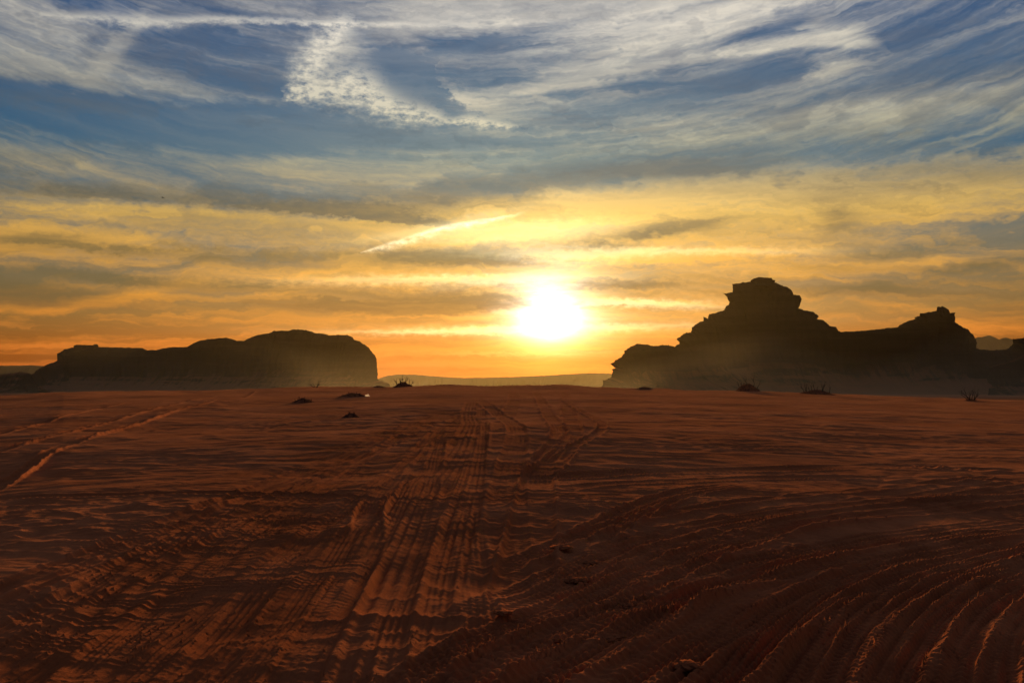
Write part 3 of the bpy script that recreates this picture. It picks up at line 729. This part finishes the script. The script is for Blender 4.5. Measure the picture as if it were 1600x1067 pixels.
def dome(name, parent, w, dpt, hgt, seed, skew=0.0, mat=None, nr=14, na=40):
    V, Q = [], []
    for i in range(nr + 1):
        s = i / nr
        for j in range(na):
            t = 2 * math.pi * j / na
            k_ = 1 + 0.16 * math.sin(2 * t + seed) + 0.10 * math.sin(5 * t + 2 * seed) + 0.05 * math.sin(9 * t + seed * 3)
            x_, y_ = math.cos(t) * s * w * k_, math.sin(t) * s * dpt * k_
            z_ = hgt * (math.cos(min(s, 1) * math.pi) * .5 + .5) ** 0.70
            V.append((x_ + skew * z_, y_, z_ - 0.03 * s))
    V = np.array(V); V[:, 2] += hgt * 0.16 * fbm(V[:, 0] * 4 / max(w, .1), V[:, 1] * 4 / max(w, .1), 4, int(seed * 10), .6) * (V[:, 2] > hgt * .05)
    for i in range(nr):
        for j in range(na):
            j2 = (j + 1) % na; Q.append((i * na + j, (i + 1) * na + j, (i + 1) * na + j2, i * na + j2))
    return obj(name, mesh_np(name, V, Q, mat or M_HUM), parent)

def shrub(px, py, label, hummock=None, woody=None, seed=1, dist=None, group=None, cat='shrub', name='desert_shrub'):
    """hummock: half width px, height px; woody: stems, height px, spread, root radius px"""
    if dist is None: xx, yy = on_ground(px, py)
    else:
        d = ray(px, py); xx, yy = d[0] * dist / d[1], dist
    m = yy / F                                     # metres to a photograph pixel out there
    zz = ground_z(xx, yy)
    e = empty(name, (xx, yy, zz)); rnd = random.Random(seed)
    top = 0.0
    if hummock:
        w, h_ = hummock
        dome('hummock', e, w * m, max(w * m * 0.8, .3), h_ * m, seed * 1.37); top = h_ * m
    if woody:
        n, hp, sp, rr = woody[:4]
        wood('branch', rnd, n, hp * m * 1.15, sp, rr * m, e, z0=top * 0.97, r=max(0.011, 0.62 * m), level=2, radz=top * .75)
    tag(e, label, cat, group)
    return e
CR = CREST_R
shrub(493, 607, 'small bare forked shrub on the skyline below the long mesa', None, (4, 9, .9, 2), 11, dist=CR - 4)
shrub(630, 603, 'round hummock with upright twigs on the crest left of the sun', (20, 8), (9, 8, .5, 12), 12, dist=CR - 2)
shrub(474, 629, 'dark twiggy hummock with no clear stems, lower left of the forked shrub', (20, 6.5), (9, 4, .9, 14), 13, dist=None)
shrub(552, 620, 'flat wide dark hummock beside the glowing scrap of plastic', (24, 5.5), (8, 3, .9, 16), 14)
shrub(549, 652, 'small pointed dark hummock alone nearest the viewer on the left', (14, 6.5), (8, 4, .8, 8), 15)
shrub(1008, 609, 'low flat bare hummock at the foot of the stepped mountain', (16, 4), None, 16, dist=CR - 3, cat='hummock', name='sand_hummock')
shrub(1168, 612, 'tall dark dome hummock with a few long twigs below the higher summit', (23, 12), (6, 10, .8, 20), 17, dist=CR - 3)
shrub(1275, 615, 'broad low hummock with ragged twigs along it below the saddle', (34, 8), (12, 10, .35, 28), 18, dist=CR - 3)
shrub(1517, 629, 'spreading bushy bare shrub near the right edge', (12, 3), (9, 13, 1.0, 7), 19, dist=CR - 10)
shrub(592, 604, 'faint low swell of bare sand on the crest beside the long mesa', (14, 3), None, 24, dist=CR - 1, cat='hummock', name='sand_hummock')
shrub(38, 613, 'tiny dark shrub on the far plain above the left ridged tracks', (4, 2), (5, 5, .5, 2), 20, dist=125)
shrub(70, 614, 'second tiny dark shrub on the far plain, right of its neighbour', (4, 2), (4, 2.5, .8, 3), 21, dist=120)

# ------------------------------------------------------------------ clods thrown up between the tracks
def clod(px, py, w, h_, label, seed):
    xx, yy = on_ground(px, py); m = yy / F
    bm = bmesh.new(); bmesh.ops.create_icosphere(bm, subdivisions=4, radius=1.0)
    co = np.array([v.co[:] for v in bm.verts])
    n = fbm(co[:, 0] * 2.1 + seed, co[:, 1] * 2.1 + co[:, 2] * 1.7, 5, seed % 40, .66)
    co *= (1 + 0.34 * n)[:, None]
    co[:, 2] = np.where(co[:, 2] < -0.25, -0.25 + (co[:, 2] + 0.25) * .2, co[:, 2])
    co *= np.array([w * m * .85, w * m * 0.8, h_ * m * 0.45])
    for v, c in zip(bm.verts, co): v.co = c
    me = bpy.data.meshes.new('sand_clod'); bm.to_mesh(me); bm.free()
    me.polygons.foreach_set('use_smooth', np.full(len(me.polygons), True)); me.materials.append(M_CLOD)
    o = obj('sand_clod', me); o.location = (xx, yy, ground_z(xx, yy)); o.rotation_euler = (0, 0, seed * 1.3)
    tag(o, label, 'clod', 'crusted sand clods between the tracks')
clod(877, 856, 20, 5, 'flat dark sand clod at the near end of the short bright track', 31)
clod(927, 880, 18, 6, 'small sand clod second from the back in the right-hand track fan', 32)
clod(902, 907, 23, 9, 'rounded dark sand clod just nearer than the small one, in the track fan', 33)
clod(981, 948, 20, 8, 'lone dark sand clod in the middle of the turning tracks', 34)
clod(955, 998, 28, 11, 'broad crumbling sand clod with broken edge among the near tracks', 35)
clod(866, 1000, 10, 6, 'little sand clod left of the broad crumbling one', 36)
clod(1074, 1040, 26, 14, 'nearest and tallest sand clod at the bottom of the picture', 37)
clod(786, 962, 18, 6, 'low sand clod by the straight central tracks', 38)

# ------------------------------------------------------------------ a scrap of plastic catching the sun
def scrap():
    xx, yy = on_ground(574, 620); m = yy / F
    nx, ny = 16, 8; V, Q = [], []
    for i in range(nx + 1):
        for j in range(ny + 1):
            u, v = i / nx - .5, j / ny
            V.append((u * 8 * m, 0.05 * math.sin(u * 9) + 0.04 * math.sin(v * 7 + u * 5), v * 3.6 * m * (0.7 + .3 * math.cos(u * 5)) + 0.02 * math.sin(u * 14)))
    for i in range(nx):
        for j in range(ny): Q.append((i * (ny + 1) + j, (i + 1) * (ny + 1) + j, (i + 1) * (ny + 1) + j + 1, i * (ny + 1) + j + 1))
    o = obj('plastic_scrap', mesh_np('plastic_scrap', V, Q, M_FILM)); o.location = (xx, yy, ground_z(xx, yy) - 0.01)
    sol = o.modifiers.new('thickness', 'SOLIDIFY'); sol.thickness = 0.002
    tag(o, 'small glowing pale scrap of plastic lying on the sand', 'litter')
scrap()

# ------------------------------------------------------------------ a bird far off
def bird():
    p_ = at(254.5, 309, 190); e = empty('bird', tuple(p_))
    bm = bmesh.new(); bmesh.ops.create_icosphere(bm, subdivisions=3, radius=1)
    for v in bm.verts:
        x_, y_, z_ = v.co; k_ = 1 - 0.55 * max(0, -x_) - 0.25 * max(0, x_)
        v.co = (x_ * .24, y_ * .07 * k_, z_ * .07 * k_)
    me = bpy.data.meshes.new('body'); bm.to_mesh(me); bm.free(); me.materials.append(M_BIRD); obj('body', me, e)
    for s in (-1, 1):
        V = [(.10, s * .04, .03), (-.10, s * .04, .03), (.08, s * .22, .10), (-.11, s * .22, .10), (-.02, s * .46, .05), (-.14, s * .44, .05), (-.15, s * .58, .01)]
        V2 = [(a, b_, c - .012) for a, b_, c in V]
        Fc = [(0, 1, 3, 2), (2, 3, 5, 4), (4, 5, 6), (9, 10, 8, 7), (11, 12, 10, 9), (13, 12, 11), (0, 2, 9, 7), (2, 4, 11, 9), (4, 6, 13, 11), (1, 8, 10, 3), (3, 10, 12, 5), (5, 12, 13, 6), (0, 7, 8, 1)]
        me = bpy.data.meshes.new('wing'); me.from_pydata(V + V2, [], Fc); me.materials.append(M_BIRD); obj('wing', me, e)
    me = bpy.data.meshes.new('tail'); me.from_pydata([(-.18, -.02, 0), (-.18, .02, 0), (-.34, .06, .01), (-.34, -.06, .01), (-.18, -.02, .012), (-.18, .02, .012), (-.34, .06, .018), (-.34, -.06, .018)], [], [(3, 2, 1, 0), (4, 5, 6, 7), (0, 1, 5, 4), (2, 3, 7, 6), (1, 2, 6, 5), (3, 0, 4, 7)])
    me.materials.append(M_BIRD); obj('tail', me, e)
    e.rotation_euler = (0, R(-8), R(-20))
    tag(e, 'tiny dark bird gliding in the grey sky on the left', 'bird')
bird()

# ------------------------------------------------------------------ dusty air
def haze():
    h_ = 185.0; r_ = 5300.0; z0 = -6.5
    V = [(-r_, -r_, z0), (r_, -r_, z0), (r_, r_, z0), (-r_, r_, z0), (-r_, -r_, h_), (r_, -r_, h_), (r_, r_, h_), (-r_, r_, h_)]
    me = bpy.data.meshes.new('haze'); me.from_pydata(V, [], [(3, 2, 1, 0), (4, 5, 6, 7), (0, 1, 5, 4), (1, 2, 6, 5), (2, 3, 7, 6), (3, 0, 4, 7)])
    m = bpy.data.materials.new('dusty_air'); m.use_nodes = True; nt = m.node_tree; nt.nodes.clear()
    o_ = nt.nodes.new('ShaderNodeOutputMaterial'); v_ = nt.nodes.new('ShaderNodeVolumePrincipled')
    v_.inputs['Color'].default_value = (0.95, 0.84, 0.40, 1)
    v_.inputs['Density'].default_value = HAZE_DENSITY; v_.inputs['Anisotropy'].default_value = 0.72
    nt.links.new(v_.outputs[0], o_.inputs['Volume'])
    me.materials.append(m)
    o = obj('haze', me); o['kind'] = 'stuff'; o['label'] = 'thin golden dust haze in the air over the plain'; o['category'] = 'haze'
HAZE_DENSITY = 1.0e-5
haze()

def dust_bank(px0, px1, dist, depth, height, density, label, seed):
    """low drifting dust: a wide flat cushion of even density that thins to nothing at its edges"""
    xa, xb = at(px0, HORIZON, dist)[0], at(px1, HORIZON, dist)[0]
    nx, ny = 60, 27; V, Q = [], []
    for side in (1, 0):
        for i in range(nx):
            u = -1 + 2 * i / (nx - 1); env = max(1 - abs(u) ** 3, 0.0) ** 0.8
            crest = 1 + 0.30 * math.sin(2.3 * u * 3 + seed) * 0.6 + 0.16 * math.sin(9 * u + 2 * seed)
            for j in range(ny):
                w_ = -1 + 2 * j / (ny - 1)
                V.append((u * (xb - xa) / 2, w_ * depth * (0.25 + 0.75 * env), (height * crest * env * (1 - abs(w_)) ** 2.0 + 0.05) if side else -0.6))
    n1 = nx * ny
    for i in range(nx - 1):
        for j in range(ny - 1):
            k_ = i * ny + j; Q.append((k_, k_ + ny, k_ + ny + 1, k_ + 1)); Q.append((n1 + k_, n1 + k_ + 1, n1 + k_ + ny + 1, n1 + k_ + ny))
    for i in range(nx - 1):
        for j in (0, ny - 1):
            k_ = i * ny + j; Q.append((k_, k_ + ny, n1 + k_ + ny, n1 + k_) if j else (k_ + ny, k_, n1 + k_, n1 + k_ + ny))
    for j in range(ny - 1):
        for i in (0, nx - 1):
            k_ = i * ny + j; Q.append((k_ + 1, k_, n1 + k_, n1 + k_ + 1) if i else (k_, k_ + 1, n1 + k_ + 1, n1 + k_))
    me = bpy.data.meshes.new('dust_bank'); me.from_pydata(V, [], Q)
    bm = bmesh.new(); bm.from_mesh(me); bmesh.ops.recalc_face_normals(bm, faces=bm.faces); bm.to_mesh(me); bm.free()
    m = bpy.data.materials.new('drifting_dust'); m.use_nodes = True; nt = m.node_tree; nt.nodes.clear()
    o_ = nt.nodes.new('ShaderNodeOutputMaterial'); v_ = nt.nodes.new('ShaderNodeVolumePrincipled')
    v_.inputs['Color'].default_value = (0.92, 0.84, 0.55, 1); v_.inputs['Density'].default_value = density; v_.inputs['Anisotropy'].default_value = 0.3
    nt.links.new(v_.outputs[0], o_.inputs['Volume']); me.materials.append(m)
    o = obj('dust_bank', me); o.location = ((xa + xb) / 2, dist, -4.2); o['kind'] = 'stuff'; o['label'] = label; o['category'] = 'dust'
dust_bank(-120, 760, 800, 150, 46, 7.5e-4, 'low golden dust drifting along the foot of the long mesa', 3)
dust_bank(860, 1800, 600, 130, 33, 1.25e-3, 'low grey brown dust drifting along the foot of the stepped mountain', 5)
